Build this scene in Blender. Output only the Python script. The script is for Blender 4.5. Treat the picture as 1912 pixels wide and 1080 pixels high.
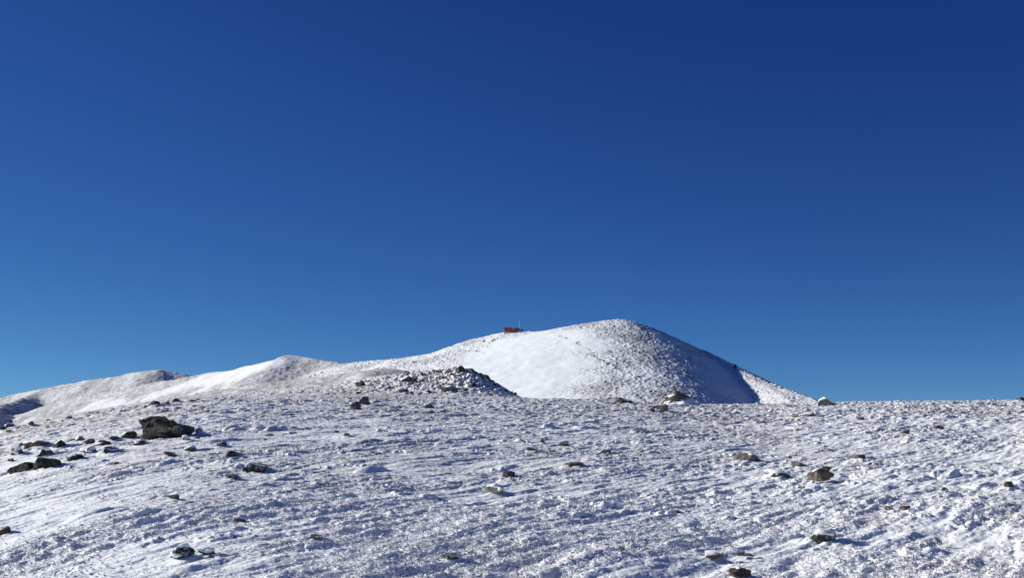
import bpy, math, random
import numpy as np

# ------------------------------------------------------------------ camera, sky, sun, exposure
for o in list(bpy.data.objects):
    bpy.data.objects.remove(o)
SC = bpy.context.scene
COL = SC.collection
F, CX, CY, PITCH = 2050.0, 956.0, 540.0, math.radians(8)      # photograph: focal length and centre in pixels, upward tilt
SUN_EL, SUN_AZ = 20.5, -76.0
EXPOSURE = 0.42

cam = bpy.data.cameras.new('camera')
cam.lens, cam.sensor_width = 36 * F / 1912, 36
cam.clip_start, cam.clip_end = 0.1, 20000
cam_o = bpy.data.objects.new('camera', cam)
COL.objects.link(cam_o)
cam_o.rotation_euler = (math.pi / 2 + PITCH, 0, 0)
SC.camera = cam_o

w = bpy.data.worlds.new('World')
SC.world = w
w.use_nodes = True
nt = w.node_tree
bg = nt.nodes['Background']
sky = nt.nodes.new('ShaderNodeTexSky')
sky.sky_type, sky.sun_disc = 'NISHITA', False
sky.sun_elevation, sky.sun_rotation = math.radians(SUN_EL), math.radians(SUN_AZ)
sky.altitude, sky.air_density, sky.dust_density, sky.ozone_density = 2000, 0.5, 0, 1
# the camera's colour response to that sky (a gain and a gamma for each channel)
sep = nt.nodes.new('ShaderNodeSeparateColor')
com = nt.nodes.new('ShaderNodeCombineColor')
nt.links.new(sky.outputs[0], sep.inputs[0])
for i, (g, la) in enumerate(((1.28, -3.83), (1.07, -3.005), (0.68, -1.94))):
    p = nt.nodes.new('ShaderNodeMath'); p.operation = 'POWER'; p.inputs[1].default_value = g
    m = nt.nodes.new('ShaderNodeMath'); m.operation = 'MULTIPLY'; m.inputs[1].default_value = math.exp(la) * 10 / 2 ** EXPOSURE
    nt.links.new(sep.outputs[i], p.inputs[0]); nt.links.new(p.outputs[0], m.inputs[0]); nt.links.new(m.outputs[0], com.inputs[i])
# clear skies are darkest about ninety degrees from the sun, on the side away from it
dark = (math.sin(math.radians(SUN_AZ + 180)) * .42, math.cos(math.radians(SUN_AZ + 180)) * .42, .906)
tcw = nt.nodes.new('ShaderNodeTexCoord')
dp = nt.nodes.new('ShaderNodeVectorMath'); dp.operation = 'DOT_PRODUCT'; dp.inputs[1].default_value = dark
nt.links.new(tcw.outputs['Generated'], dp.inputs[0])
mr = nt.nodes.new('ShaderNodeMapRange')
for i, v in zip((1, 2, 3, 4), (.08, .36, 1.0, .83)): mr.inputs[i].default_value = v
nt.links.new(dp.outputs['Value'], mr.inputs[0])
sc_ = nt.nodes.new('ShaderNodeVectorMath'); sc_.operation = 'SCALE'
nt.links.new(com.outputs[0], sc_.inputs[0]); nt.links.new(mr.outputs[0], sc_.inputs['Scale'])
nt.links.new(sc_.outputs[0], bg.inputs[0])
bg.inputs[1].default_value = 0.1

sl = bpy.data.lights.new('sun', 'SUN')
sl.energy, sl.angle, sl.color = 4.9, math.radians(0.5), (0.985, 0.975, 0.905)
so = bpy.data.objects.new('sun', sl)
COL.objects.link(so)
so.rotation_euler = (math.radians(90 - SUN_EL), 0, math.radians(180 - SUN_AZ))
SC.view_settings.view_transform, SC.view_settings.look = 'Standard', 'None'
SC.view_settings.exposure, SC.view_settings.gamma = EXPOSURE, 1.0

# ------------------------------------------------------------------ small numeric library
rng = np.random.default_rng(7)
random.seed(7)
N = 1024
PERM = rng.permutation(N).astype(np.int32)
ANG = rng.random(N) * 2 * np.pi
GX, GY = np.cos(ANG).astype(np.float32), np.sin(ANG).astype(np.float32)
R1, R2, R3 = (rng.random(N).astype(np.float32) for _ in range(3))
f32 = np.float32

def gnoise(x, y, seed=0):
    x = np.asarray(x, f32) + seed * 17.37; y = np.asarray(y, f32) - seed * 9.11
    xi, yi = np.floor(x), np.floor(y)
    fx, fy = x - xi, y - yi
    xi, yi = xi.astype(np.int32), yi.astype(np.int32)
    a, b = PERM[(xi + seed) & 1023], PERM[(xi + 1 + seed) & 1023]
    def dot(h, yy, dx, dy):
        k = PERM[(h + yy) & 1023]
        return GX[k] * dx + GY[k] * dy
    u = fx * fx * fx * (fx * (fx * 6 - 15) + 10); v = fy * fy * fy * (fy * (fy * 6 - 15) + 10)
    n0 = dot(a, yi, fx, fy); n1 = dot(b, yi, fx - 1, fy)
    m0 = dot(a, yi + 1, fx, fy - 1); m1 = dot(b, yi + 1, fx - 1, fy - 1)
    p = n0 + u * (n1 - n0)
    return (p + v * (m0 + u * (m1 - m0) - p)) * 1.5

def fbm(x, y, oct=4, seed=0, gain=.5):
    s = 0; a = 1.0
    for i in range(oct):
        s = s + a * gnoise(x * 2 ** i, y * 2 ** i, seed + i * 3); a *= gain
    return s

def lumps(x, y, cell, rmin, rmax, seed=0):
    """domes of random radius, one to a cell; height 0..1"""
    x = np.asarray(x, f32) / cell; y = np.asarray(y, f32) / cell
    xi, yi = np.floor(x).astype(np.int32), np.floor(y).astype(np.int32)
    out = np.zeros(x.shape, f32)
    for dx in (-1, 0, 1):
        for dy in (-1, 0, 1):
            k = PERM[(PERM[(xi + dx + seed) & 1023] + yi + dy) & 1023]
            px = xi + dx + R1[k]; py = yi + dy + R2[k]
            r = (rmin + (rmax - rmin) * R3[k] ** 2) / cell
            q = 1 - ((x - px) ** 2 + (y - py) ** 2) / (r * r)
            out = np.maximum(out, np.sqrt(np.maximum(q, 0)) * (r * cell / rmax))
    return out

def sstep(a, b, x):
    t = np.clip((x - a) / (b - a), 0, 1)
    return t * t * (3 - 2 * t)

cp, sp = math.cos(PITCH), math.sin(PITCH)
def ray(px, py):
    """direction of a photograph pixel, scaled to 1 m of depth along +Y"""
    u, v = (px - CX) / F, (CY - py) / F
    Y, Z = cp - v * sp, sp + v * cp
    return np.array([u / Y, 1.0, Z / Y])
def at(px, py, D):
    return ray(px, py) * D
def pix(x, y, z):
    d = y * cp + z * sp
    return CX + F * x / d, CY - F * (z * cp - y * sp) / d
def slope(px, py):
    d = ray(px, py)
    return d[2] / math.hypot(d[0], 1)

# ------------------------------------------------------------------ objects, names, labels
def mesh_np(name, V, Q, mat, attrs=None, smooth=True, parent=None):
    V = np.ascontiguousarray(V, f32); Q = np.ascontiguousarray(Q, np.int32)
    n = Q.shape[1]
    me = bpy.data.meshes.new(name)
    me.vertices.add(len(V)); me.vertices.foreach_set('co', V.ravel())
    me.loops.add(Q.size); me.loops.foreach_set('vertex_index', Q.ravel())
    me.polygons.add(len(Q)); me.polygons.foreach_set('loop_start', np.arange(0, Q.size, n, dtype=np.int32))
    me.polygons.foreach_set('use_smooth', np.full(len(Q), smooth))
    me.update(calc_edges=True)
    for k, a in (attrs or {}).items():
        at_ = me.attributes.new(k, 'FLOAT', 'POINT')
        at_.data.foreach_set('value', np.ascontiguousarray(a, f32).ravel())
    me.materials.append(mat)
    o = bpy.data.objects.new(name, me)
    COL.objects.link(o)
    if parent is not None: o.parent = parent
    return o

def tag(o, label=None, cat=None, group=None, kind=None):
    if label: o['label'] = label
    if cat: o['category'] = cat
    if group: o['group'] = group
    if kind: o['kind'] = kind
    return o

def empty(name, loc, rz=0):
    o = bpy.data.objects.new(name, None)
    COL.objects.link(o); o.location = loc; o.rotation_euler = (0, 0, rz); o.empty_display_size = .3
    return o

def grid_quads(nr, nc):
    i = np.arange(nr * nc, dtype=np.int32).reshape(nr, nc)
    return np.stack([i[:-1, :-1], i[:-1, 1:], i[1:, 1:], i[1:, :-1]], -1).reshape(-1, 4)

# ------------------------------------------------------------------ materials
def new_mat(name):
    m = bpy.data.materials.new(name); m.use_nodes = True
    t = m.node_tree
    return m, t, t.nodes['Principled BSDF']
def node(t, kind, **kw):
    n = t.nodes.new(kind)
    for k, v in kw.items(): setattr(n, k, v)
    return n
def noise_node(t, scale, detail=4, rough=.55, coord=None, dist=0):
    n = node(t, 'ShaderNodeTexNoise')
    n.inputs['Scale'].default_value = scale; n.inputs['Detail'].default_value = detail
    n.inputs['Roughness'].default_value = rough; n.inputs['Distortion'].default_value = dist
    if coord is not None: t.links.new(coord, n.inputs['Vector'])
    return n
def ramp(t, src, stops):
    r = node(t, 'ShaderNodeValToRGB')
    e = r.color_ramp.elements
    while len(e) > 2: e.remove(e[-1])
    for i, (p, c) in enumerate(stops):
        el = e[i] if i < 2 else e.new(p)
        el.position = p; el.color = (*c, 1) if len(c) == 3 else c
    t.links.new(src, r.inputs[0])
    return r
def mixc(t, fac, a, b):
    m = node(t, 'ShaderNodeMix', data_type='RGBA')
    if isinstance(fac, (int, float)): m.inputs[0].default_value = fac
    else: t.links.new(fac, m.inputs[0])
    for s, v in ((6, a), (7, b)):
        if isinstance(v, tuple): m.inputs[s].default_value = (*v, 1)
        else: t.links.new(v, m.inputs[s])
    return m.outputs[2]
def mathn(t, op, a, b=0.0):
    m = node(t, 'ShaderNodeMath', operation=op)
    for i, v in enumerate((a, b)):
        if isinstance(v, (int, float)): m.inputs[i].default_value = v
        else: t.links.new(v, m.inputs[i])
    m.use_clamp = op != 'SUBTRACT'
    return m.outputs[0]
G3 = lambda v: (v, v, v)

def snow_mat(name, s_speck, s_tint, bump_scale, bump_dist, f0=(.55, .485, .40), f1=(.89, .89, .89), t0=(.13, .105, .075), t1=(.28, .23, .17)):
    """wind-packed snow over short turf: attribute 'bare' says where grass and grit show through"""
    m, t, b = new_mat(name)
    co = node(t, 'ShaderNodeNewGeometry').outputs['Position']
    bare = node(t, 'ShaderNodeAttribute', attribute_name='bare').outputs['Fac']
    tint = ramp(t, noise_node(t, s_tint, 3, .6, co).outputs[0], [(.3, (.88, .895, .91)), (.7, (.93, .935, .94))])
    frost = ramp(t, noise_node(t, s_speck * .6, 5, .65, co).outputs[0], [(.35, f0), (.65, f1)])
    turf = ramp(t, noise_node(t, s_speck * .35, 4, .6, co).outputs[0], [(.3, t0), (.7, t1)])
    sk = noise_node(t, s_speck, 6, .72, co).outputs[0]
    # frosted turf where bare is moderate, brown turf where it is high and the fine noise agrees; its dark flecks also paint in the shade of lumps
    lo = mathn(t, 'MULTIPLY', mathn(t, 'ADD', mathn(t, 'SUBTRACT', sk, .50), mathn(t, 'MULTIPLY', bare, .2)), 8.0)
    hi = mathn(t, 'MULTIPLY', mathn(t, 'ADD', mathn(t, 'SUBTRACT', sk, .69), mathn(t, 'MULTIPLY', bare, .17)), 12.0)
    c = mixc(t, mathn(t, 'MULTIPLY', lo, bare), tint.outputs[0], frost.outputs[0])
    c = mixc(t, mathn(t, 'MULTIPLY', hi, mathn(t, 'MULTIPLY', bare, 1.7)), c, turf.outputs[0])
    t.links.new(c, b.inputs['Base Color'])
    b.inputs['Roughness'].default_value = .75
    b.inputs['Specular IOR Level'].default_value = .15
    bp = node(t, 'ShaderNodeBump'); bp.inputs['Distance'].default_value = bump_dist
    t.links.new(mathn(t, 'ADD', mathn(t, 'MULTIPLY', bare, .75), .08), bp.inputs['Strength'])
    t.links.new(noise_node(t, bump_scale, 5, .65, co).outputs[0], bp.inputs['Height'])
    t.links.new(bp.outputs[0], b.inputs['Normal'])
    return m

def rock_mat(name, dark, mid, light, frost=.3, scale=3.0):
    m, t, b = new_mat(name)
    tc = node(t, 'ShaderNodeTexCoord').outputs['Object']
    info = node(t, 'ShaderNodeObjectInfo').outputs['Random']
    n1 = noise_node(t, scale, 8, .65, tc, .4)
    base = ramp(t, n1.outputs[0], [(.3, dark), (.5, mid), (.68, light)])
    lich = noise_node(t, scale * 2.7, 5, .7, tc)
    c = mixc(t, ramp(t, lich.outputs[0], [(.58, G3(0)), (.66, G3(1))]).outputs[0], base.outputs[0], (.19, .17, .09))
    vv = node(t, 'ShaderNodeHueSaturation')
    t.links.new(c, vv.inputs['Color'])
    t.links.new(mathn(t, 'ADD', mathn(t, 'MULTIPLY', info, .5), .72), vv.inputs['Value'])
    fr = noise_node(t, scale * 5, 6, .75, tc)
    mk = ramp(t, fr.outputs[0], [(.66 - .22 * frost, G3(0)), (.74 - .2 * frost, G3(1))])
    c = mixc(t, mathn(t, 'MULTIPLY', mk.outputs[0], min(1, .35 + frost)), vv.outputs[0], (.72, .74, .78))
    t.links.new(c, b.inputs['Base Color'])
    b.inputs['Roughness'].default_value = .85; b.inputs['Specular IOR Level'].default_value = .2
    bp = node(t, 'ShaderNodeBump'); bp.inputs['Strength'].default_value = 1.0; bp.inputs['Distance'].default_value = .10
    t.links.new(noise_node(t, scale * 4, 8, .7, tc).outputs[0], bp.inputs['Height'])
    t.links.new(bp.outputs[0], b.inputs['Normal'])
    return m

def plain_mat(name, col, rough=.6, var=.25, scale=2.0, metal=0):
    m, t, b = new_mat(name)
    tc = node(t, 'ShaderNodeTexCoord').outputs['Object']
    r = ramp(t, noise_node(t, scale, 5, .6, tc).outputs[0],
             [(.3, tuple(v * (1 - var) for v in col)), (.7, tuple(min(1, v * (1 + var)) for v in col))])
    t.links.new(r.outputs[0], b.inputs['Base Color'])
    b.inputs['Roughness'].default_value = rough; b.inputs['Metallic'].default_value = metal
    return m

M_NEAR = snow_mat('wind_packed_snow', 9.0, .35, 16.0, .03)
M_FAR = snow_mat('mountain_snow', .30, .02, .5, .5, (.38, .37, .37), (.70, .70, .71), (.15, .14, .13), (.26, .25, .24))
M_HILL = snow_mat('hill_snow', .22, .012, .3, .8, (.42, .40, .385), (.68, .675, .68), (.22, .205, .19), (.32, .30, .285))
M_DARK = rock_mat('dark_rock', (.016, .017, .018), (.05, .048, .044), (.15, .14, .125), .22)
M_RIMED = rock_mat('rime_streaked_rock', (.03, .03, .03), (.07, .068, .062), (.15, .14, .125), .5)
M_FOREROCK = rock_mat('hoarfrosted_rock', (.04, .038, .035), (.09, .085, .076), (.18, .165, .145), .62)
M_GREY = rock_mat('grey_rock', (.05, .048, .048), (.13, .125, .12), (.24, .23, .22), .35)
M_TAN = rock_mat('tan_rock', (.10, .085, .065), (.24, .205, .16), (.36, .32, .26), .15)
M_RED = rock_mat('reddish_rock', (.05, .036, .032), (.145, .092, .078), (.26, .195, .17), .25)
M_FROST = rock_mat('frosted_rock', (.05, .05, .055), (.11, .11, .12), (.2, .2, .2), .95)
M_CAP = snow_mat('crusted_snow', 9.0, .8, 20.0, .02)

# ------------------------------------------------------------------ the near ground: one sheet from the camera to the horizon
SKY_BASE = [(-900, 900), (-300, 850), (0, 803), (60, 790), (110, 780), (200, 765), (280, 753), (330, 749), (400, 744), (500, 742),
            (700, 742), (860, 744), (975, 746), (1100, 748), (1200, 752), (1300, 757), (1450, 757), (1540, 753), (1700, 751),
            (1850, 751), (1912, 749), (2300, 749), (2900, 760)]
SKY_MOUND = [(330, 0), (400, 6), (500, 14), (560, 19), (620, 25), (700, 38), (760, 46), (820, 52), (860, 57), (880, 53), (910, 39),
             (940, 22), (975, 3), (1000, 0)]                   # how far the knoll rises over the base line
EYE, R0 = 1.65, 90.0
B = EYE / R0 ** 2
_sx = np.array([p[0] for p in SKY_BASE], float)
_st = np.arctan([(ray(x, y)[0]) for x, y in SKY_BASE])
_ss = np.array([slope(x, y) for x, y in SKY_BASE])
_tt = np.linspace(_st[0], _st[-1], 400)
_sv = np.interp(_tt, _st, _ss)
_k = np.exp(-np.linspace(-2, 2, 15) ** 2); _k /= _k.sum()
_sv = np.convolve(np.pad(_sv, 7, 'edge'), _k, 'valid')
_mt = np.arctan([(x - CX) / F / 1.004 for x, _ in SKY_MOUND])
_mh = np.array([h for _, h in SKY_MOUND]) / F
RM = 114.0
WX, WY = 0.60, 0.80                                             # wind: drifts run away to the right

def ground_base(x, y):
    x = np.asarray(x, float); y = np.asarray(y, float)
    r = np.hypot(x, y); th = np.arctan2(x, np.maximum(y, 1e-3) if np.ndim(y) else max(y, 1e-3))
    s = np.interp(th, _tt, _sv)
    a = s + 2 * math.sqrt(EYE * B)
    rb = np.minimum(r, 170)
    z = -EYE + a * rb - B * rb * rb
    z = z - np.maximum(r - 170, 0) * .055 + np.maximum(r - 600, 0) * .05
    m = np.interp(th, _mt, _mh, 0, 0) * RM
    prof = np.where(r < RM, sstep(84, RM + 5, r) / sstep(84, RM + 5, np.array(RM)), 1 - sstep(RM, 165, r))
    return z + m * prof

def mound_amount(x, y):
    r = np.hypot(x, y); th = np.arctan2(x, y)
    return np.interp(th, _mt, _mh, 0, 0) / _mh.max() * sstep(86, 100, r) * (1 - sstep(130, 160, r))

def ground_mid(x, y):
    """drifts and hummocks that rocks sit on"""
    u, v = x * WX + y * WY, x * WY - y * WX
    wob = gnoise(x / 3.1, y / 3.1, 41) * .5
    big = gnoise(u / 5.5, (v + wob) / 1.25, 3)
    fade = sstep(1.5, 6, np.hypot(x, y)) * (1 - sstep(170, 260, np.hypot(x, y)))
    h = .05 * sstep(.12, .75, big) + .045 * fbm(x / 4.5, y / 4.5, 2, 5)
    return h * fade

def ground_fine(x, y):
    u, v = x * WX + y * WY, x * WY - y * WX
    r = np.hypot(x, y)
    wob = gnoise(x / 1.6, y / 1.6, 42) * .16
    sas = gnoise(u / 2.4, (v + wob) / .36, 11)
    sas2 = gnoise(u / 1.1, (v + wob) / .17, 12)
    patch = .28 + .62 * sstep(-.55, .5, fbm(u / 4.5, v / 1.7, 3, 21) + .35 * gnoise(u / 9, v / 2.4, 23))   # 1 = tussocky turf, low = smooth drift
    h = .030 * sas * (.7 + .3 * (1 - patch)) + .019 * sas2
    l1 = lumps(u / 2.0, v, .50, .06, .22, 31); l2 = lumps(u / 1.9, v + wob, .19, .03, .085, 33); l3 = lumps(u / 1.6, v, .085, .015, .04, 35)
    rough = gnoise(x / .06, y / .06, 37) * .5 + gnoise(x / .03, y / .03, 38) * .35
    grain = gnoise(u / .5, (v + wob) / .11, 52) + .7 * gnoise(u / .26, v / .065, 53)     # short wind-combed dashes
    h = h + patch * (.038 * l1 + .030 * l2 + .015 * l3 + .008 * rough * (1 - sstep(25, 60, r))) + .003 * rough * (1 - patch)
    h = h + (.2 + .8 * patch) * .014 * grain
    hum = lumps(u / 1.5 + wob, v + .5 * wob, 1.5, .05, .27, 36)   # scattered hummocks of snowed-in turf
    h = h + .13 * hum * (.5 + .5 * patch) * sstep(-.1, .4, gnoise(x / 4, y / 4, 46)) * (1 + .35 * sas2 + .2 * grain)
    tus = lumps(x + .12 * gnoise(x / .1, y / .1, 55), y + .12 * gnoise(x / .1, y / .1, 56), .62, .05, .15, 57) * sstep(-.1, .35, gnoise(x / 2.2, y / 2.2, 58))
    h = h + .042 * tus * (1 + .5 * rough)                         # ragged rimed tussocks
    far = sstep(18, 50, r); ma = mound_amount(x, y)
    h = h + far * (.3 + .7 * patch) * (.085 * lumps(u / 2.2, v, .36, .05, .17, 49) + .04 * gnoise(u / .9, v / .2, 50) + .02 * gnoise(x / .14, y / .3, 51))
    h = h + ma * (.18 * lumps(x, y, .9, .15, .5, 43) + .2 * gnoise(x / .7, y / .7, 44) + .16 * gnoise(x / .3, y / .3, 47))
    fade = 1 - sstep(170, 260, r)
    bare = np.clip(.1 * far - .04 + patch * (.38 + .25 * l1) + .3 * gnoise(x / .8, y / .8, 45) + .34 * gnoise(x / 7, y / 7, 48) + .10 + .34 * sstep(12, 45, r) * patch + .3 * ma, 0, 1)
    return h * fade, bare, np.maximum(patch, sstep(.1, .5, tus))

def on_ground(px, py, lift=0):
    """where the sight line of a photograph pixel meets the snow"""
    d = ray(px, py)
    ys = np.geomspace(6, 160, 4000)
    x, y, z = d[0] * ys, ys, d[2] * ys
    g = ground_base(x, y) + ground_mid(x.astype(f32), y.astype(f32))
    hit = np.nonzero(z <= g)[0]
    i = hit[0] if len(hit) else int(np.argmin(z - g))
    return np.array([x[i], y[i], g[i]])

def gz(x, y):
    return float(ground_base(np.array([x]), np.array([y]))[0] + ground_mid(np.array([x], f32), np.array([y], f32))[0])

# the rocks of the slope: foot x, foot y, width, height in the photograph, material, snow crust, label
D, G, T, RD, FR = M_DARK, M_GREY, M_TAN, M_RED, M_FROST
ROCKS = [
    # px, py, w, h, material, cap, label
    (239, 825, 38, 18, RD, (.015, -.2), 'brownish rock against the left foot of the large dark boulder'),
    (263, 834, 30, 12, D, (.02, .0), 'low dark stone under the left end of the large dark boulder'),
    (372, 814, 15, 12, FR, (.03, .3), 'pale frosted stone beside the right end of the large dark boulder'),
    (346, 826, 18, 9, FR, (.02, .2), 'small frosted stone in front of the right end of the large boulder'),
    (92, 880, 46, 22, D, (.012, -.25), 'dark angular rock casting a long blue shadow, front right of the left cluster'),
    (40, 888, 46, 20, D, (.012, -.25), 'dark low rock at the bottom left of the rock cluster'),
    (112, 841, 36, 18, D, (.015, -.1), 'dark rock at the top of the left rock cluster, reddish on its right'),
    (68, 840, 44, 13, RD, (.02, .0), 'long flat brown rock along the upper edge of the left cluster'),
    (31, 855, 26, 20, D, (.05, .35), 'snow-covered slab at the far left edge of the rock cluster'),
    (45, 836, 20, 7, D, (.01, -.1), 'thin dark stone lying above the snow-covered slab'),
    (140, 865, 34, 15, D, (.012, -.15), 'dark rounded rock right of the cluster of front rocks'),
    (86, 856, 30, 14, D, (.03, .2), 'half snow-covered rock in the middle of the left cluster'),
    (148, 826, 22, 9, D, (.01, -.1), 'small dark rock on the skyline side of the left cluster'),
    (168, 832, 22, 10, D, (.01, -.1), 'small dark pointed rock right of the cluster top'),
    (164, 850, 34, 11, D, (.03, .2), 'frosted dark rock between the cluster and the large boulder'),
    (192, 836, 36, 11, D, (.015, .0), 'dark ragged rock with a thin tail, left of the brownish rock'),
    (206, 851, 34, 13, D, (.015, .0), 'dark rock below the ragged one, nearest to the boulder'),
    (213, 828, 22, 9, G, (.01, .1), 'small greyish rock just left of the brownish rock'),
    (20, 864, 12, 5, D, None, 'tiny dark stone between the slab and the bottom rock'),
    (288, 763, 24, 15, D, (.03, -.1), 'dark square block standing on the left skyline of the slope'),
    (272, 765, 12, 6, D, None, 'small stone at the left foot of the square skyline block'),
    (309, 759, 20, 6, D, (.03, .1), 'low flat stone right of the square skyline block'),
    (328, 754, 15, 10, D, (.03, .1), 'rounded dark stone on the left skyline, right of the flat one'),
    (128, 785, 16, 6, D, None, 'flat dark stone on the slope above the left cluster'),
    (58, 799, 11, 10, D, None, 'lone dark greenish stone upright on the left slope edge'),
    (17, 801, 16, 9, D, (.02, .1), 'dark stone on the skyline at the left picture edge'),
    (4, 806, 16, 7, D, None, 'low dark stone cut by the left picture edge'),
    (36, 803, 14, 4, D, None, 'thin flat stone beside the lone greenish stone'),
    (360, 753, 14, 5, D, None, 'small dark stone high on the left skyline'),
    (362, 762, 12, 4, D, None, 'thin stone sunk in snow above the large boulder'),
    (414, 838, 22, 9, D, (.02, .1), 'dark frosted stone right of and below the large boulder'),
    (433, 856, 26, 10, D, (.02, .1), 'dark jagged stone in the tussocks right of the large boulder'),
    (356, 846, 24, 9, D, (.02, .1), 'dark stone among frosted tussocks below the large boulder'),
    (316, 856, 26, 8, D, (.02, .15), 'low stone half hidden by tussocks beneath the large boulder'),
    (478, 885, 42, 16, D, (.012, -.15), 'dark brown flat-topped rock in the middle left of the slope'),
    (434, 900, 30, 8, D, (.02, .1), 'thin dark stone left of and below the flat-topped rock'),
    (324, 936, 22, 8, RD, None, 'small brown stone in the smooth snow of the lower left'),
    (5, 1006, 34, 16, RD, (.01, -.2), 'reddish dark stone at the left picture edge, lower part'),
    (340, 1050, 40, 20, D, (.03, .1), 'dark block standing in for the shaded hollow under a snow hood near the bottom left'),  # dark block put in for the shade of a hollow beneath snow
    (385, 1044, 36, 9, D, (.03, .2), 'long low stone right of the snow-hooded hollow'),
    (647, 817, 13, 7, D, None, 'small dark stone below the left foot of the mound'),
    (1012, 830, 9, 10, D, None, 'little upright dark stone in the centre of the slope'),
    (1052, 835, 22, 8, D, (.01, .1), 'dark stone right of the little upright one'),
    (945, 762, 16, 5, D, None, 'flat dark stone on the snow below the right end of the mound'),
    (950, 894, 24, 16, G, (.01, -.2), 'rounded grey stone alone in the centre of the slope'),
    (925, 926, 36, 18, T, (.02, .1), 'tan frosted stone below the rounded grey one'),
    (995, 847, 22, 7, RD, (.01, .0), 'small brown stone under the little upright dark one'),
    (1072, 874, 40, 6, RD, None, 'long thin brown stone flush with the snow, centre'),
    (1132, 852, 18, 9, G, (.01, .1), 'small grey stone left of a snow hummock'),
    (590, 1018, 24, 9, D, (.02, .1), 'dark stone in the lower centre left foreground'),
    (840, 1052, 28, 13, D, (.02, .1), 'dark tan stone at the bottom centre beside a blue shadow'),
    (1160, 1040, 14, 8, D, None, 'small dark stone in rough snow at the bottom centre right'),
    (1232, 770, 32, 18, G, (.02, -.15), 'grey dome-shaped rock in front of the tan boulder'),
    (1216, 772, 16, 10, D, None, 'dark wedge leaning at the left of the grey dome-shaped rock'),
    (1152, 748, 42, 9, D, (.04, .1), 'upper dark slab of the pair left of the tan boulder'),
    (1172, 755, 50, 7, D, (.03, .15), 'lower long slab of the pair left of the tan boulder'),
    (1138, 756, 10, 6, D, None, 'dark stone at the left end of the pair of slabs'),
    (1500, 781, 42, 12, T, (.01, -.1), 'flat tan rock below the snow-capped rock on the right skyline'),
    (1478, 762, 22, 5, D, None, 'thin dark stone left of the snow-capped skyline rock'),
    (1608, 787, 16, 10, RD, (.03, .0), 'brown stone at the tip of a short snow drift on the right'),
    (1690, 814, 20, 12, RD, (.02, .2), 'frosted brown stone on the right half of the slope'),
    (1752, 803, 18, 9, RD, (.02, .1), 'reddish stone with a shadow behind, upper right of the slope'),
    (1395, 865, 46, 15, T, (.01, -.2), 'low tan rock with a pointed top, right of centre'),
    (1598, 860, 34, 9, T, (.01, .0), 'flat tan stone above the largest right-hand rock'),
    (1492, 875, 26, 11, T, (.01, .0), 'small tan stone with a blue shadow, upper left of the largest right-hand rock'),
    (1450, 895, 48, 13, D, (.02, .1), 'long dark rock left of the largest right-hand rock'),
    (1884, 916, 20, 14, RD, (.01, -.2), 'dark red stone near the right picture edge'),
    (1907, 752, 20, 13, RD, (.05, .0), 'dark stone on the rise at the right end of the skyline'),
    (1764, 925, 11, 8, D, (.01, .1), 'little dark stone left of the dark red one'),
    (1535, 1018, 50, 16, D, (.04, .1), 'dark rock with a snow lip at the lower right'),
    (1754, 1020, 9, 9, D, None, 'tiny dark upright stone in the lower right foreground'),
    (1333, 1050, 34, 15, T, (.01, .1), 'brown stone near the bottom, right of centre'),
    (1388, 1046, 34, 6, D, None, 'thin dark stone right of the brown one near the bottom'),
    (1382, 1082, 40, 16, RD, (.01, -.1), 'brown stone cut by the bottom picture edge'),
    (1660, 955, 14, 8, D, (.01, .1), 'small dark stone by a smooth drift on the right'),
    (1690, 956, 18, 7, RD, (.01, .1), 'small brown stone in a drift, right of a dark one'),
]
DRIFTS = []
for _px, _py, _w, _h, *_ in ROCKS:
    _p = on_ground(_px, _py)
    _m = math.hypot(_p[0], _p[1]) / F
    DRIFTS.append((_p[0], _p[1] + _w * _m * .2, _w * _m * .5, _h * _m))

def drift_h(x, y, out):
    """snow banked round every rock, with a tail to its lee"""
    for cx, cy, rr, hh in DRIFTS:
        m = np.nonzero((np.abs(x - cx) < 6 * rr + .3) & (np.abs(y - cy) < 7 * rr + .3))[0]
        dx, dy = x[m] - cx, y[m] - cy
        u, v = dx * WX + dy * WY, dx * WY - dy * WX
        bank = np.exp(-(dx * dx + dy * dy) / (1.25 * rr) ** 2)
        tail = sstep(0, rr, u) * np.exp(-np.maximum(u, 0) / (2.2 * rr)) * np.exp(-(v / (.55 * rr)) ** 2)
        out[m] += hh * (.34 * bank + .28 * tail)

def build_ground():
    core = np.arange(-27.5, 27.5, math.degrees(.00055))
    left = -27.5 - np.cumsum(np.linspace(.04, 1.2, 80)); right = 27.5 + np.cumsum(np.linspace(.04, 1.2, 80))
    th = np.radians(np.concatenate([left[::-1], core, right]))
    r1 = np.geomspace(.6, 6.5, 90, endpoint=False)
    r2 = np.geomspace(6.5, 150, int(math.log(150 / 6.5) / .0019), endpoint=False)
    r3 = np.geomspace(150, 9000, 130)
    r = np.concatenate([r1, r2, r3])
    RR, TT = np.meshgrid(r, th, indexing='ij')
    X, Y = (RR * np.sin(TT)).ravel(), (RR * np.cos(TT)).ravel()
    z = ground_base(X, Y)
    x, y = X.astype(f32), Y.astype(f32)
    fine, bare, _ = ground_fine(x, y)
    z = z + ground_mid(x, y) + fine
    drift_h(X, Y, z)
    o = mesh_np('ground', np.stack([X, Y, z], -1), grid_quads(len(r), len(th)), M_NEAR, {'bare': bare})
    tag(o, kind='structure')
build_ground()

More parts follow.
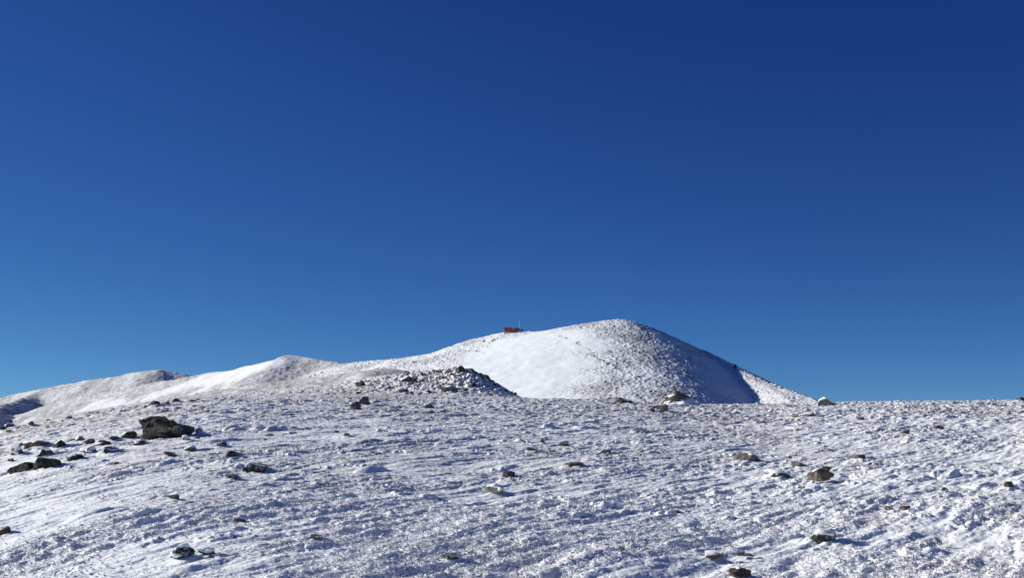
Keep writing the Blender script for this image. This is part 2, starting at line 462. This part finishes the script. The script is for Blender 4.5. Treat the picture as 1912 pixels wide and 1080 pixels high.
# ------------------------------------------------------------------ mountain and hills, each a height field in metres
def spine_h(X, Y, pts, front, back, rnd):
    """height of a ridge through 3-D points falling away with given slopes on its two sides"""
    P = np.array(pts, float)
    best = np.full(X.shape, -1e9)
    if len(P) == 1:
        d = np.hypot(X - P[0, 0], Y - P[0, 1])
        return P[0, 2] - front * (np.sqrt(d * d + rnd * rnd) - rnd)
    for a, b in zip(P[:-1], P[1:]):
        ex, ey = b[0] - a[0], b[1] - a[1]
        L2 = ex * ex + ey * ey
        t = np.clip(((X - a[0]) * ex + (Y - a[1]) * ey) / L2, 0, 1)
        dx, dy = X - a[0] - t * ex, Y - a[1] - t * ey
        d = np.hypot(dx, dy)
        side = (ex * dy - ey * dx) / math.sqrt(L2)
        sl = front + (back - front) * sstep(-6, 6, side)
        best = np.maximum(best, a[2] + t * (b[2] - a[2]) - sl * (np.sqrt(d * d + rnd * rnd) - rnd))
    return best

def bench_h(X, Y, top, edge, left, back):
    """a slope strung between two 3-D lines, dropping away beyond each of them"""
    best, near = np.zeros(X.shape), np.full(X.shape, 1e9)
    T, E = np.array(top), np.array(edge)
    for i in range(len(T) - 1):
        ex, ey = T[i + 1, 0] - T[i, 0], T[i + 1, 1] - T[i, 1]
        L = math.hypot(ex, ey)
        t = np.clip(((X - T[i, 0]) * ex + (Y - T[i, 1]) * ey) / L ** 2, 0, 1)
        dx, dy = X - T[i, 0] - t * ex, Y - T[i, 1] - t * ey
        d = np.hypot(dx, dy)
        side = (ex * dy - ey * dx) / L                            # negative: the viewer's side
        P = T[i] + t[:, None] * (T[i + 1] - T[i]); Q = E[i] + t[:, None] * (E[i + 1] - E[i])
        wd = np.hypot(P[:, 0] - Q[:, 0], P[:, 1] - Q[:, 1]) + .5
        f = P[:, 2] - (P[:, 2] - Q[:, 2]) * np.minimum(d / wd, 1) - left * np.maximum(d - wd, 0)
        b = P[:, 2] - back * (np.sqrt(d * d + 9) - 3)
        m = d < near
        best = np.where(m, np.where(side < 0, f, b), best); near = np.minimum(near, d)
    return best

def smax(hs, k):
    m = np.maximum.reduce(hs)
    return m + k * np.log(sum(np.exp((h - m) / k) for h in hs)) - k * math.log(1.15)

def hillfield(name, x0, x1, y0, y1, step, height, mat):
    xs, ys = np.arange(x0, x1, step), np.arange(y0, y1, step)
    Y, X = np.meshgrid(ys, xs, indexing='ij')
    X, Y = X.ravel(), Y.ravel()
    z, bare = height(X, Y)
    o = mesh_np(name, np.stack([X, Y, z], -1), grid_quads(len(ys), len(xs)), mat, {'bare': bare})
    return tag(o, kind='structure')

def mountain_shape(X, Y):
    apex = at(1158, 597, 900)
    # main body: a broad rounded rib running from the summit towards the camera, steeper on its right flank
    dx, dy = X - apex[0] + .02 * (apex[1] - Y), Y - apex[1]
    down = np.abs(dy)
    rl, rr = np.minimum(24 + .30 * down, 62), np.minimum(16 + .22 * down, 40)   # sharp at the summit, broad below
    lat = np.where(dx < 0, .23 * (np.sqrt(dx * dx + rl ** 2) - rl), .495 * (np.sqrt(dx * dx + rr ** 2) - rr))
    run = np.where(dy < 0, .29 * (np.sqrt(dy * dy + 10 ** 2) - 10), .5 * (np.sqrt(dy * dy + 10 ** 2) - 10))
    cone = apex[2] - lat - run
    sh = [at(1060, 613, 910), at(1000, 619, 920), at(955, 619, 930), at(930, 623, 938),
          at(900, 630, 948), at(860, 644, 962), at(830, 656, 975), at(800, 662, 990), at(740, 670, 1030), at(640, 678, 1100)]
    shoulder = spine_h(X, Y, sh[::-1], .40, .5, 8)
    # the spur that runs down to the right, towards the camera: a lit bench with a sharp left edge above the shaded hollow
    spur = bench_h(X, Y, [at(1310, 655, 870), at(1372, 687, 800), at(1460, 723, 720), at(1548, 757, 650), at(1600, 800, 620)],
                   [at(1308, 656, 868), at(1370, 687, 796), at(1458, 724, 713), at(1518, 762, 638), at(1530, 810, 605)], .34, .5)
    toe = spine_h(X, Y, [at(760, 690, 900), at(840, 694, 860), at(900, 735, 800)], .22, .3, 25)
    return smax([cone, shoulder, toe, spur], 1.6)

def mountain_height(X, Y):
    z = mountain_shape(X, Y)
    px, py = pix(X, Y, z)
    # the wind-smoothed snowfield on the left flank
    e = (px - 985) / 135; f = (py - 690) / 75
    smooth = 1 - sstep(.55, 1.25, np.hypot(e, f) + .25 * fbm(X / 40, Y / 40, 3, 61))
    smooth = np.maximum(smooth, (1 - sstep(.5, 1.2, np.hypot((px - 1040) / 110, (py - 640) / 26) + .2 * fbm(X / 25, Y / 25, 3, 62))))
    smooth = np.maximum(smooth, (1 - sstep(46, 60, X - (Y - 700) * .05 - 100)) * .55 * (1 - sstep(.6, 1.1, np.hypot((px - 1365 - .6 * (py - 715)) / 72, (py - 715) / 62) + .2 * fbm(X / 30, Y / 30, 3, 65))))
    rough = 1 - smooth
    h = .4 * fbm(X / 28, Y / 28, 3, 63) + rough * (.85 * lumps(X + 2 * gnoise(X / 9, Y / 9, 60), Y, 7.5, .4, 2.4, 64) * sstep(-.1, .4, gnoise(X / 22, Y / 22, 59)) + .6 * lumps(X, Y, 2.9, .3, 1.1, 66) + .36 * gnoise(X / 1.5, Y / 1.5, 67) + .3 * fbm(X / 5, Y / 5, 2, 58))
    h = h + smooth * .08 * gnoise(X / 6, Y / 14, 68)
    bare = np.clip(rough * (.62 + .5 * gnoise(X / 30, Y / 30, 69)), 0, 1)
    return z + h - .4, bare

hillfield('mountain', -330, 420, 560, 1080, .6, mountain_height, M_FAR)

def hill_height(X, Y):
    a = [at(120, 745, 1330), at(250, 722, 1290), at(350, 703, 1250), at(430, 691, 1210), at(480, 682, 1180), at(540, 665, 1150)]
    b = [at(540, 665, 1150), at(575, 671, 1140), at(640, 677, 1110), at(760, 674, 1060)]
    z1 = spine_h(X, Y, a[::-1], .24, .5, 5)
    z2 = spine_h(X, Y, b[::-1], .22, .5, 5)
    z3 = spine_h(X, Y, [at(60, 800, 1000), at(360, 738, 900), at(560, 708, 860), at(720, 690, 830)][::-1], .16, .3, 20)
    z = smax([z1, z2, z3], 2.5)
    px, py = pix(X, Y, z)
    smooth = 1 - sstep(3, 15, np.abs(py - (800 - (px - 60) * .27)) + 14 * fbm(X / 60, Y / 60, 3, 71))
    rough = 1 - .6 * smooth
    h = 1.2 * fbm(X / 45, Y / 45, 3, 73) + rough * (.7 * lumps(X, Y, 5.5, .8, 2.6, 74) + .3 * gnoise(X / 2, Y / 2, 77))
    bare = np.clip(rough * (.92 + .4 * fbm(X / 30, Y / 90, 4, 79)), 0, 1)
    return z + h - .5, bare
hillfield('hill', -760, -60, 560, 1480, 1.3, hill_height, M_HILL)

def far_height(X, Y):
    a = [at(-260, 800, 1840), at(-100, 766, 1800), at(0, 743, 1760), at(60, 728, 1740), at(205, 703, 1690), at(300, 689, 1650), at(360, 704, 1640), at(430, 730, 1640)]
    z1 = spine_h(X, Y, a[::-1], .27, .5, 5)
    z2 = spine_h(X, Y, [at(62, 738, 1700), at(0, 757, 1450), at(-60, 785, 1150), at(-110, 830, 950)][::-1], .46, .5, 9)
    z = smax([z1, z2], 3)
    h = 2.0 * fbm(X / 60, Y / 60, 4, 83) + .9 * lumps(X, Y, 7, 1, 3.2, 84)
    bare = np.clip(.88 + .5 * fbm(X / 35, Y / 110, 4, 85), 0, 1)
    return z + h - .8, bare
hillfield('far_hill', -1250, -330, 800, 2000, 2.0, far_height, M_HILL)

# ------------------------------------------------------------------ rocks
def ico(sub):
    import bmesh
    bm = bmesh.new(); bmesh.ops.create_icosphere(bm, subdivisions=sub, radius=1)
    V = np.array([v.co[:] for v in bm.verts]); Q = np.array([[v.index for v in f.verts] for f in bm.faces])
    bm.free()
    return V, Q
ICO = {s: ico(s) for s in (2, 3, 4, 5)}

def n3(V, s, seed):
    x, y, z = (V * s).T
    return (gnoise(x + .31 * z, y + .7 * z, seed) + gnoise(y - .4 * x, z + .2 * x, seed + 5) + gnoise(z, x - .6 * y, seed + 9)) / 2

def rock_verts(seed, size, sub=4, cuts=11, rough=.13, shape=None, box=.8):
    """an angular block: a ball cut by planes, then broken up by noise; base at z = 0"""
    r = np.random.default_rng(seed)
    V = ICO[sub][0].copy()
    V = np.sign(V) * np.abs(V) ** box
    for _ in range(cuts):
        n = r.normal(size=3); n /= np.linalg.norm(n)
        d = r.uniform(.52, .86)
        s = V @ n
        V -= np.outer(np.maximum(s - d, 0), n)
    V += V * (rough * (n3(V, 1.7, seed % 37) + .5 * n3(V, 4.3, seed % 31 + 3) + .3 * n3(V, 9, seed % 29 + 7)))[:, None]
    V -= V.min(0); V /= V.max(0)
    V = V * 2 - 1; V[:, 2] = V[:, 2] * .5 + .5
    q = np.clip(1 - 2 * V[:, 2], 0, 1)
    V[:, :2] *= np.minimum(1 / np.sqrt(1 - .93 * q * q), 1.35)[:, None]
    if shape is not None: V = shape(V)
    return V * np.array([size[0] / 2, size[1] / 2, size[2]])

def normals(V, Q):
    n = np.cross(V[Q[:, 1]] - V[Q[:, 0]], V[Q[:, 2]] - V[Q[:, 0]])
    vn = np.zeros_like(V)
    for i in range(3): np.add.at(vn, Q[:, i], n)
    return vn / (np.linalg.norm(vn, axis=1, keepdims=True) + 1e-9)

def snow_cap(V, Q, thick, seed, amount=.0, wind=.35):
    """a crust of snow on the top and the windward side, thinning to nothing at its edge"""
    vn = normals(V, Q)
    s = vn[:, 2] + wind * (-vn[:, 0] * .8 - vn[:, 1] * .6) + .5 * n3(V / (np.ptp(V[:, 0]) * .35), 1.0, seed % 23) - (.72 - amount)
    keep = s[Q].max(1) > 0
    q = Q[keep]
    # keep the largest connected sheet of it
    lab = np.arange(len(V))
    for _ in range(200):
        m = lab[q].min(1); old = lab.copy()
        for c in range(3): np.minimum.at(lab, q[:, c], m)
        if (lab == old).all(): break
    if len(q):
        u_, n_ = np.unique(lab[q[:, 0]], return_counts=True)
        q = q[lab[q[:, 0]] == u_[n_.argmax()]]
    if len(q) < 3: return None
    idx = np.unique(q); mp = np.full(len(V), -1); mp[idx] = np.arange(len(idx))
    off = np.where(s > 0, np.minimum(s * 2.2, 1) ** .7 * thick + .004, -.25 * thick)
    return (V + vn * off[:, None])[idx], mp[q]

def rock(name, loc, size, mat, label, seed, rz=0, cap=None, sub=4, shape=None, group=None, cat='rock', cuts=11, sink=.2, box=.8):
    V = rock_verts(seed, size, sub, cuts, shape=shape, box=box)
    V[:, 2] -= sink * size[2]
    Q = ICO[sub][1]
    c, s = math.cos(rz), math.sin(rz)
    V = np.stack([V[:, 0] * c - V[:, 1] * s, V[:, 0] * s + V[:, 1] * c, V[:, 2]], -1)
    o = mesh_np(name, V, Q, mat, smooth=False)
    o.location = loc
    tag(o, label, cat, group)
    if cap:
        r = snow_cap(V, Q, cap[0], seed, cap[1] if len(cap) > 1 else 0)
        if r: mesh_np('snow_cap', r[0], r[1], M_CAP, {'bare': np.full(len(r[0]), .12)}, parent=o)
    return o

def rock_px(px, py, wpx, hpx, mat, label, seed, cap=None, sub=4, depth=.8, name='rock', cat='rock', sink=.22, rz=None, shape=None, group=None, cuts=11, box=.8):
    """px, py: middle of its foot in the photograph; wpx, hpx: its size there"""
    p = on_ground(px, py)
    m = math.hypot(p[0], p[1]) / F * 1.0
    wid, hei = wpx * m, hpx * m / (1 - sink)
    p = p.copy(); p[1] += wid * depth * .25; p[0] *= (p[1] / (p[1] - wid * depth * .25)); p[2] = gz(p[0], p[1]) + .04 + .5 * float(ground_fine(np.array([p[0]], f32), np.array([p[1]], f32))[0][0])
    return rock(name, p, (wid, wid * depth, hei), mat, label, seed, (rng.uniform(-.5, .5) if rz is None else rz), cap, sub, shape, group, cat, cuts, sink, box)

def boulder_shape(V):
    # a tall block at the left with a flat top, stepping down to a lower one at the right
    V = V.copy(); x = V[:, 0]
    V[:, 2] *= np.interp(x, [-1, -.88, -.62, -.5, .12, .3, .86, 1], [.84, .98, 1.0, 1.08, 1.02, .72, .60, .38])
    return V
rock_px(306, 820, 100, 38, M_DARK, 'large dark boulder with a tall left end, biggest rock on the slope', 101, (.02, -.35), 5, .7, 'boulder', 'boulder', .12, 0, boulder_shape, cuts=5, box=.38)
for i, (px, py, wp, hp, mt, cap, lab) in enumerate(ROCKS):
    if mt is D and (wp < 30 or py > 890): mt = M_RIMED
    if mt in (D, M_RIMED) and py > 880 and wp < 45: mt = M_FOREROCK
    if px > 480 and wp < 45: hp *= .8
    if px < 480 and wp < 40: wp, hp = wp * .85, hp * .9
    rock_px(px, py, wp, hp * (1 if hp > 22 else .85 if px < 480 or hp > 14 else .7), mt, lab, 200 + i * 7, (cap[0] * .7, cap[1] - .12) if cap and hp > 8 and (wp > 30 or px < 400) else None, 4 if wp > 18 else 3, .75, sink=.34 if px < 480 else .44)

# the tan boulder on the skyline, the biggest rock right of centre, and the snow-capped pile
def wing_shape(V):
    V = V.copy(); x = V[:, 0]
    V[:, 2] *= np.interp(x, [-1, -.7, -.25, .1, .5, 1], [.55, .9, 1.15, .95, .62, .25])
    return V
rock_px(1271, 759, 80, 24, M_TAN, 'tan boulder with a snowy peak on the skyline, right of centre', 903, (.03, -.12), 5, .6, 'boulder', 'boulder', .15, 0, wing_shape)
tan = rock_px(1534, 902, 44, 20, M_TAN, 'tan rock with a dark knob and long blue shadow, largest on the right', 917, (.01, -.3), 4, .8, sink=.15)
_b = np.array([v.co[:] for v in tan.data.vertices])
_V = rock_verts(77, (np.ptp(_b[:, 0]) * .42, np.ptp(_b[:, 1]) * .5, _b[:, 2].max() * .55), 3, 9)
mesh_np('knob', _V + [np.ptp(_b[:, 0]) * .22, -.02, _b[:, 2].max() * .62], ICO[3][1], M_DARK, smooth=False, parent=tan)
rock_px(1543, 759, 32, 14, M_GREY, 'snow-capped rock where the mountain meets the right skyline', 931, (.07, .1), 4, .8)

# stones of the knoll: each its own object, twelve meshes between them
def prototypes(n, mats, seed, sub=3, cap=None):
    out = []
    for i in range(n):
        V = rock_verts(seed + i * 13, (1, .85, .75), sub, 10)
        V[:, 2] -= (.16 if cap else .34)
        capm = snow_cap(V, ICO[sub][1], cap[0], seed + i, cap[1]) if cap else None
        out.append((V, mats[i % len(mats)], capm))
    return out
def scatter(name, label, group, cat, protos, places, sub=3):
    made = {}
    for k, (p, s, rz, sq) in enumerate(places):
        j = k % len(protos)
        V, mt, cm = protos[j]
        if j not in made:
            o = mesh_np(name, V, ICO[sub][1], mt, smooth=False)
            c = mesh_np('snow_cap', cm[0], cm[1], M_CAP, {'bare': np.full(len(cm[0]), .15)}, parent=o) if cm else None
            made[j] = (o, c)
        else:
            a, b = made[j]
            o = a.copy(); COL.objects.link(o)
            if b is not None:
                c = b.copy(); COL.objects.link(c); c.parent = o
        o.location = p; o.rotation_euler = (0, 0, rz); o.scale = (s, s, s * sq)
        tag(o, label, cat, group)

def mound_places(n, fx, lo, hi, smin, smax_):
    out = []
    while len(out) < n:
        px = fx()
        py = 745 - np.interp(px, [p[0] for p in SKY_MOUND], [p[1] for p in SKY_MOUND]) + random.uniform(lo, hi) + 2
        p = on_ground(px, py)
        if mound_amount(p[0], p[1]) < .1: continue
        p[2] += .6 * float(ground_fine(np.array([p[0]], f32), np.array([p[1]], f32))[0][0])
        s = random.uniform(smin, smax_) ** 1.0 * (1.5 if random.random() < .12 else 1)
        out.append((p, s, random.uniform(0, 6.28), random.uniform(.7, 1.25)))
    return out
pr = prototypes(8, [D, D, M_RIMED, D], 400, 3, None)
scatter('stone', 'dark frosted stone jutting from the crest of the rocky mound', 'stones along the crest of the mound', 'stone', pr,
        mound_places(90, lambda: random.triangular(740, 978, 900), -2, 5, .2, .55))
pr = prototypes(8, [D, FR, M_RIMED, FR, M_RIMED], 500, 3, None)
scatter('stone', 'frost-crusted dark stone on the near face of the rocky mound', 'stones on the face of the mound', 'stone', pr,
        mound_places(110, lambda: random.triangular(640, 970, 850), 2, 40, .15, .5))
MOUND_ROCKS = [
    (662, 766, 32, 16, D, (.06, -.15), 'snow-crusted block at the lower left end of the rocky mound'),
    (678, 757, 28, 16, G, (.06, -.1), 'greenish grey rock leaning above the snow-crusted block of the mound'),
    (672, 723, 24, 11, D, (.06, .0), 'dark rock pair on the upper left flank of the mound'),
    (762, 716, 34, 14, D, (.08, .0), 'dark rock in the upper middle of the mound face'),
    (752, 734, 26, 11, D, (.08, .1), 'dark rock left of the blue hollow in the mound face'),
    (840, 734, 36, 13, D, (.06, -.1), 'large frosted rock on the lower face of the mound'),
    (862, 697, 22, 12, D, (.06, -.1), 'dark pointed rock at the summit of the mound'),
    (800, 764, 24, 8, G, (.05, -.1), 'low frosted stones at the snowy foot of the mound'),
]
for i, (px, py, wp, hp, mt, cap, lab) in enumerate(MOUND_ROCKS):
    rock_px(px, py, wp * .85, hp * .85, M_RIMED if mt is D else mt, lab, 600 + i * 7, (cap[0] * .6, cap[1] - .1), 4, .8)

# small stones poking through the snow all over the slope
places = []
while len(places) < 18:
    py = random.triangular(765, 1075, 800); px = random.uniform(5, 1905)
    if px < 450 and py < 800: continue
    p = on_ground(px, py)
    places.append((p, random.triangular(.05, .2, .08) * (1 + p[1] / 60), random.uniform(0, 6.28), random.uniform(.45, .8)))
scatter('small_stone', 'small stone just breaking through the crusted snow of the slope', 'small stones scattered over the slope', 'stone',
        prototypes(9, [D, RD, G, D, T], 700, 3, None), places)
# stones strung along the left skyline
places = [(on_ground(px, np.interp(px, _sx, [p[1] for p in SKY_BASE]) + random.uniform(2, 9)), random.uniform(.12, .4), random.uniform(0, 6.28), random.uniform(.4, .8))
          for px in sorted(random.uniform(4, 420) for _ in range(34))]
scatter('small_stone', 'small dark stone strung along the left edge of the slope', 'stones along the left skyline', 'stone',
        prototypes(5, [D, D, G], 800, 3, None), places)

# ------------------------------------------------------------------ frosted grass: tufts of rimed blades, one mass
def rime_mat():
    m, t, bs = new_mat('rimed_grass')
    at_ = node(t, 'ShaderNodeAttribute', attribute_name='tint').outputs['Fac']
    c = ramp(t, at_, [(0, (.94, .94, .94)), (.45, (.85, .84, .82)), (.75, (.36, .30, .23)), (1, (.10, .08, .06))])
    t.links.new(c.outputs[0], bs.inputs['Base Color']); bs.inputs['Roughness'].default_value = .7
    return m
def frosted_grass(n_tuft, per, n_blade):
    """knots of rime on short turf, with a few thin blades standing out of them"""
    def spots(n, rmax):
        r = np.where(rng.random(n) < .6, 1 / rng.uniform(1 / rmax, 1 / 6.8, n), rmax * np.sqrt(rng.uniform(.05, 1, n)))
        th = np.radians(rng.uniform(-31, 31, n))
        x, y = (r * np.sin(th)).astype(f32), (r * np.cos(th)).astype(f32)
        patch = ground_fine(x, y)[2]
        keep = rng.random(n) < (.10 + .90 * sstep(.3, .95, patch))
        return x[keep], y[keep], r[keep]
    x, y, r = spots(n_tuft, 100)
    n = len(x); k = np.repeat(np.arange(n), per); M = n * per
    big = (rng.uniform(.6, 1.5, n) ** 1.5 * (1 + r / 60))[k]
    sp = .045 * big
    ox, oy = rng.normal(size=M) * sp, rng.normal(size=M) * sp
    bx, by = (x[k] + ox).astype(f32), (y[k] + oy).astype(f32)
    S = rng.uniform(.0022, .005, M) * big
    bz = ground_base(bx, by) + ground_mid(bx, by) + ground_fine(bx, by)[0] + S * .3 + .012 * big * np.exp(-(ox ** 2 + oy ** 2) / (sp * sp)) * rng.random(M)
    O = np.array([[1, 0, 0], [-.5, .87, 0], [-.5, -.87, 0], [.2, 0, .9], [0, .1, -.7]])
    ang = rng.uniform(0, 6.28, M); ca, sa = np.cos(ang), np.sin(ang)
    V = np.empty((M, 5, 3))
    for i in range(5):
        j = O[i] + rng.normal(size=(M, 3)) * .28
        lean = j[:, 2] * .3
        jx, jy = j[:, 0] * ca - j[:, 1] * sa, j[:, 0] * sa + j[:, 1] * ca
        al = jx * WX + jy * WY                                    # stretched along the wind
        V[:, i] = np.stack([bx + S * (jx + (al * 1.1 + lean) * WX), by + S * (jy + (al * 1.1 + lean) * WY), bz + S * .8 * j[:, 2]], -1)
    b = np.arange(M)[:, None] * 5
    Q = np.concatenate([b + np.array([f]) for f in ((0, 1, 3), (1, 2, 3), (2, 0, 3), (1, 0, 4), (2, 1, 4), (0, 2, 4))], 0)
    tint = np.repeat(np.clip((rng.random(n) ** 3 * .6 + (rng.random(n) < .07 + .12 * sstep(14, 40, r)) * .6)[k] + rng.normal(size=M) * .2, 0, 1), 5)
    V = V.reshape(-1, 3)
    # blades
    x, y, r = spots(n_blade, 40)
    n = len(x); off = len(V)
    z = ground_base(x, y) + ground_mid(x, y) + ground_fine(x, y)[0] - .008
    H = rng.uniform(.015, .045, n); W = rng.uniform(.002, .004, n)
    lx = WX * .4 + rng.normal(size=n) * .6; ly = WY * .4 + rng.normal(size=n) * .6
    a0 = rng.uniform(0, 6.28, n)
    P = np.empty((n, 4, 3))
    for i in range(3):
        P[:, i] = np.stack([x + W * np.cos(a0 + i * 2.094), y + W * np.sin(a0 + i * 2.094), z], -1)
    P[:, 3] = np.stack([x + lx * H, y + ly * H, z + H], -1)
    b = np.arange(n)[:, None] * 4 + off
    Q = np.concatenate([Q] + [b + np.array([f]) for f in ((0, 1, 3), (1, 2, 3), (2, 0, 3))], 0)
    tint = np.concatenate([tint, np.repeat(np.clip(rng.normal(.5, .35, n), 0, 1), 4)])
    o = mesh_np('frosted_grass', np.concatenate([V, P.reshape(-1, 3)]), Q, rime_mat(), {'tint': tint}, smooth=False)
    tag(o, 'short frosted grass poking through the wind-packed snow', 'grass', kind='stuff')
frosted_grass(150000, 5, 40000)

# ------------------------------------------------------------------ things on the mountain
def top_of(X, Y):
    a = mountain_height(np.array([X]), np.array([Y]))[0]
    return float(a[0])

def box(cx, cy, cz, sx, sy, sz):
    V = np.array([[x, y, z] for z in (0, 1) for y in (-.5, .5) for x in (-.5, .5)]) * [sx, sy, sz] + [cx, cy, cz]
    Q = np.array([[0, 2, 3, 1], [4, 5, 7, 6], [0, 1, 5, 4], [2, 6, 7, 3], [0, 4, 6, 2], [1, 3, 7, 5]])
    return V, Q
def boxes(name, bs, mat, parent=None):
    V, Q, n = [], [], 0
    for b in bs:
        v, q = box(*b); V.append(v); Q.append(q + n); n += len(v)
    return mesh_np(name, np.concatenate(V), np.concatenate(Q), mat, smooth=False, parent=parent)
def gable(name, x0, x1, half, z0, rise, th, mat, parent):
    """pitched roof along x with thickness, overhanging slightly"""
    P = []
    for x in (x0, x1):
        P += [[x, -half, z0], [x, 0, z0 + rise], [x, half, z0], [x, half, z0 - th], [x, 0, z0 + rise - th], [x, -half, z0 - th]]
    Q = [[0, 6, 7, 1], [1, 7, 8, 2], [2, 8, 9, 3], [3, 9, 10, 4], [4, 10, 11, 5], [5, 11, 6, 0], [0, 1, 4, 5], [1, 2, 3, 4], [6, 11, 10, 7], [7, 10, 9, 8]]
    return mesh_np(name, np.array(P, float), np.array(Q), mat, smooth=False, parent=parent)
def tube(name, pts, rads, mat, parent=None, n=8):
    pts = np.array(pts, float); V = []
    for p, r in zip(pts, rads):
        for i in range(n):
            a = i * 2 * math.pi / n; V.append([p[0] + r * math.cos(a), p[1] + r * math.sin(a), p[2]])
    Q = [[j * n + i, j * n + (i + 1) % n, (j + 1) * n + (i + 1) % n, (j + 1) * n + i] for j in range(len(pts) - 1) for i in range(n)]
    return mesh_np(name, np.array(V), np.array(Q), mat, parent=parent)

m_red = plain_mat('red_paint', (.44, .095, .05), .55, .25, .6)
m_roof = plain_mat('dark_red_roof', (.28, .035, .03), .5, .3, .6)
m_grey = plain_mat('weathered_grey_boards', (.16, .16, .17), .7, .2, .8)
m_tan = plain_mat('ochre_boards', (.60, .33, .16), .7, .2, .8)
m_pane = plain_mat('dark_pane', (.015, .017, .022), .2, .1)
m_steel = plain_mat('pale_steel', (.62, .66, .7), .4, .1, 1.0, .3)
m_navy = plain_mat('dark_navy_paint', (.018, .022, .05), .5, .2)

hp = at(955.5, 619, 926)
hz = max(top_of(hp[0] + d, hp[1] - 2) for d in (-5, 0, 5)) - .5
hut = empty('mountain_hut', (hp[0], hp[1] - 2.5, hz))
tag(hut, 'small red mountain hut with a dark red roof on the snowy shoulder below the summit', 'hut')
boxes('wall', [(-3.1, 0, 0, 6.4, 4.6, 2.9), (4.1, .3, 0, 4.4, 4.2, 2.9)], m_red, hut)
boxes('centre_section', [(1.0, .1, 0, 1.85, 4.4, 3.0)], m_grey, hut)
boxes('plinth', [(-3.1, -.05, -1.0, 6.6, 4.9, 1.6), (4.1, .25, -1.0, 4.5, 4.5, 1.5)], m_tan, hut)
gable('roof', -6.6, .4, 2.75, 2.9, 1.35, .22, m_roof, hut)
gable('roof', 1.9, 6.55, 2.6, 2.9, 1.15, .22, m_roof, hut)
dr = boxes('door', [(-1.0, -2.36, .62, 1.0, .12, 2.0)], m_pane, hut)
boxes('handle', [(-.65, -2.46, 1.6, .08, .08, .2)], m_steel, dr)
for wx, wy in ((-4.6, -2.36), (-2.8, -2.36), (4.4, -1.86)):
    fr = boxes('window', [(wx, wy, 1.25, 1.1, .1, 1.1)], m_grey, hut)
    boxes('pane', [(wx, wy - .06, 1.35, .9, .04, .9)], m_pane, fr)

mp = (hp[0] + 6.6, hp[1] - 1.5)
mast = empty('antenna_mast', (mp[0], mp[1], hz))
tag(mast, 'thin pale antenna mast rising at the right end of the red hut', 'mast')
tube('pole', [(0, 0, -.5), (0, 0, 5), (0, 0, 9.6)], [.16, .13, .08], m_steel, mast)
boxes('panel', [(-.15, 0, 7.3, .5, .35, 1.7)], m_steel, mast)
boxes('crossbar', [(0, 0, 6.3, 1.3, .1, .1)], m_steel, mast)

sh = empty('shed', (hp[0] + 8.4, hp[1] - 3, hz - .3))
tag(sh, 'small dark shed standing right of the antenna mast by the red hut', 'shed')
boxes('wall', [(0, 0, 0, 1.7, 1.7, 2.8)], m_navy, sh)
boxes('roof', [(0, 0, 2.803, 2.0, 2.0, .18)], m_navy, sh)
boxes('door', [(0, -.88, .1, .8, .06, 2.0)], m_grey, sh)

c = at(1372, 681, 799)
V = rock_verts(991, (2.6, 2.2, 4.4), 4, 14)
o = mesh_np('rock_pinnacle', V - [0, 0, 1.2], ICO[4][1], M_DARK, smooth=False)
o.location = (c[0], c[1], top_of(c[0], c[1]))
tag(o, 'dark upright rock on the right-hand ridge of the mountain', 'rock')

# dark stones along the broken rib of the mountain and below the hut, and along its right ridge
def mountain_hit(px, py):
    d = ray(px, py); ys = np.arange(600, 1000, 1.0)
    g = mountain_shape(d[0] * ys, ys)
    i = np.nonzero(d[2] * ys <= g)[0]
    if not len(i): return None
    Y = ys[i[0]]; return np.array([d[0] * Y, Y, top_of(d[0] * Y, Y)])
places = []
LINES = [([(1078, 640), (1110, 662), (1130, 678), (1160, 694)], 3, 26), ([(890, 648), (905, 641), (925, 633), (945, 623)], 4, 26),
         ([(850, 657), (880, 655), (905, 657)], 1.5, 16), ([(1045, 628), (1060, 632)], 1, 7), ([(1270, 634), (1330, 661), (1400, 690), (1500, 734)], 3, 24)]
for pts, jit, n in LINES:
    for _ in range(n):
        t = random.random()
        px = np.interp(t, np.linspace(0, 1, len(pts)), [p[0] for p in pts]); py = np.interp(t, np.linspace(0, 1, len(pts)), [p[1] for p in pts])
        p = mountain_hit(px + random.gauss(0, jit), py + random.gauss(0, jit * .6))
        if p is not None: places.append((p, random.uniform(.7, 1.9), random.uniform(0, 6.28), random.uniform(.5, .9)))
scatter('outcrop_stone', 'dark stone far off on the ribs of the snowy mountain', 'stones on the ribs of the mountain', 'stone',
        prototypes(6, [D, G, D], 950, 2), places, 2)
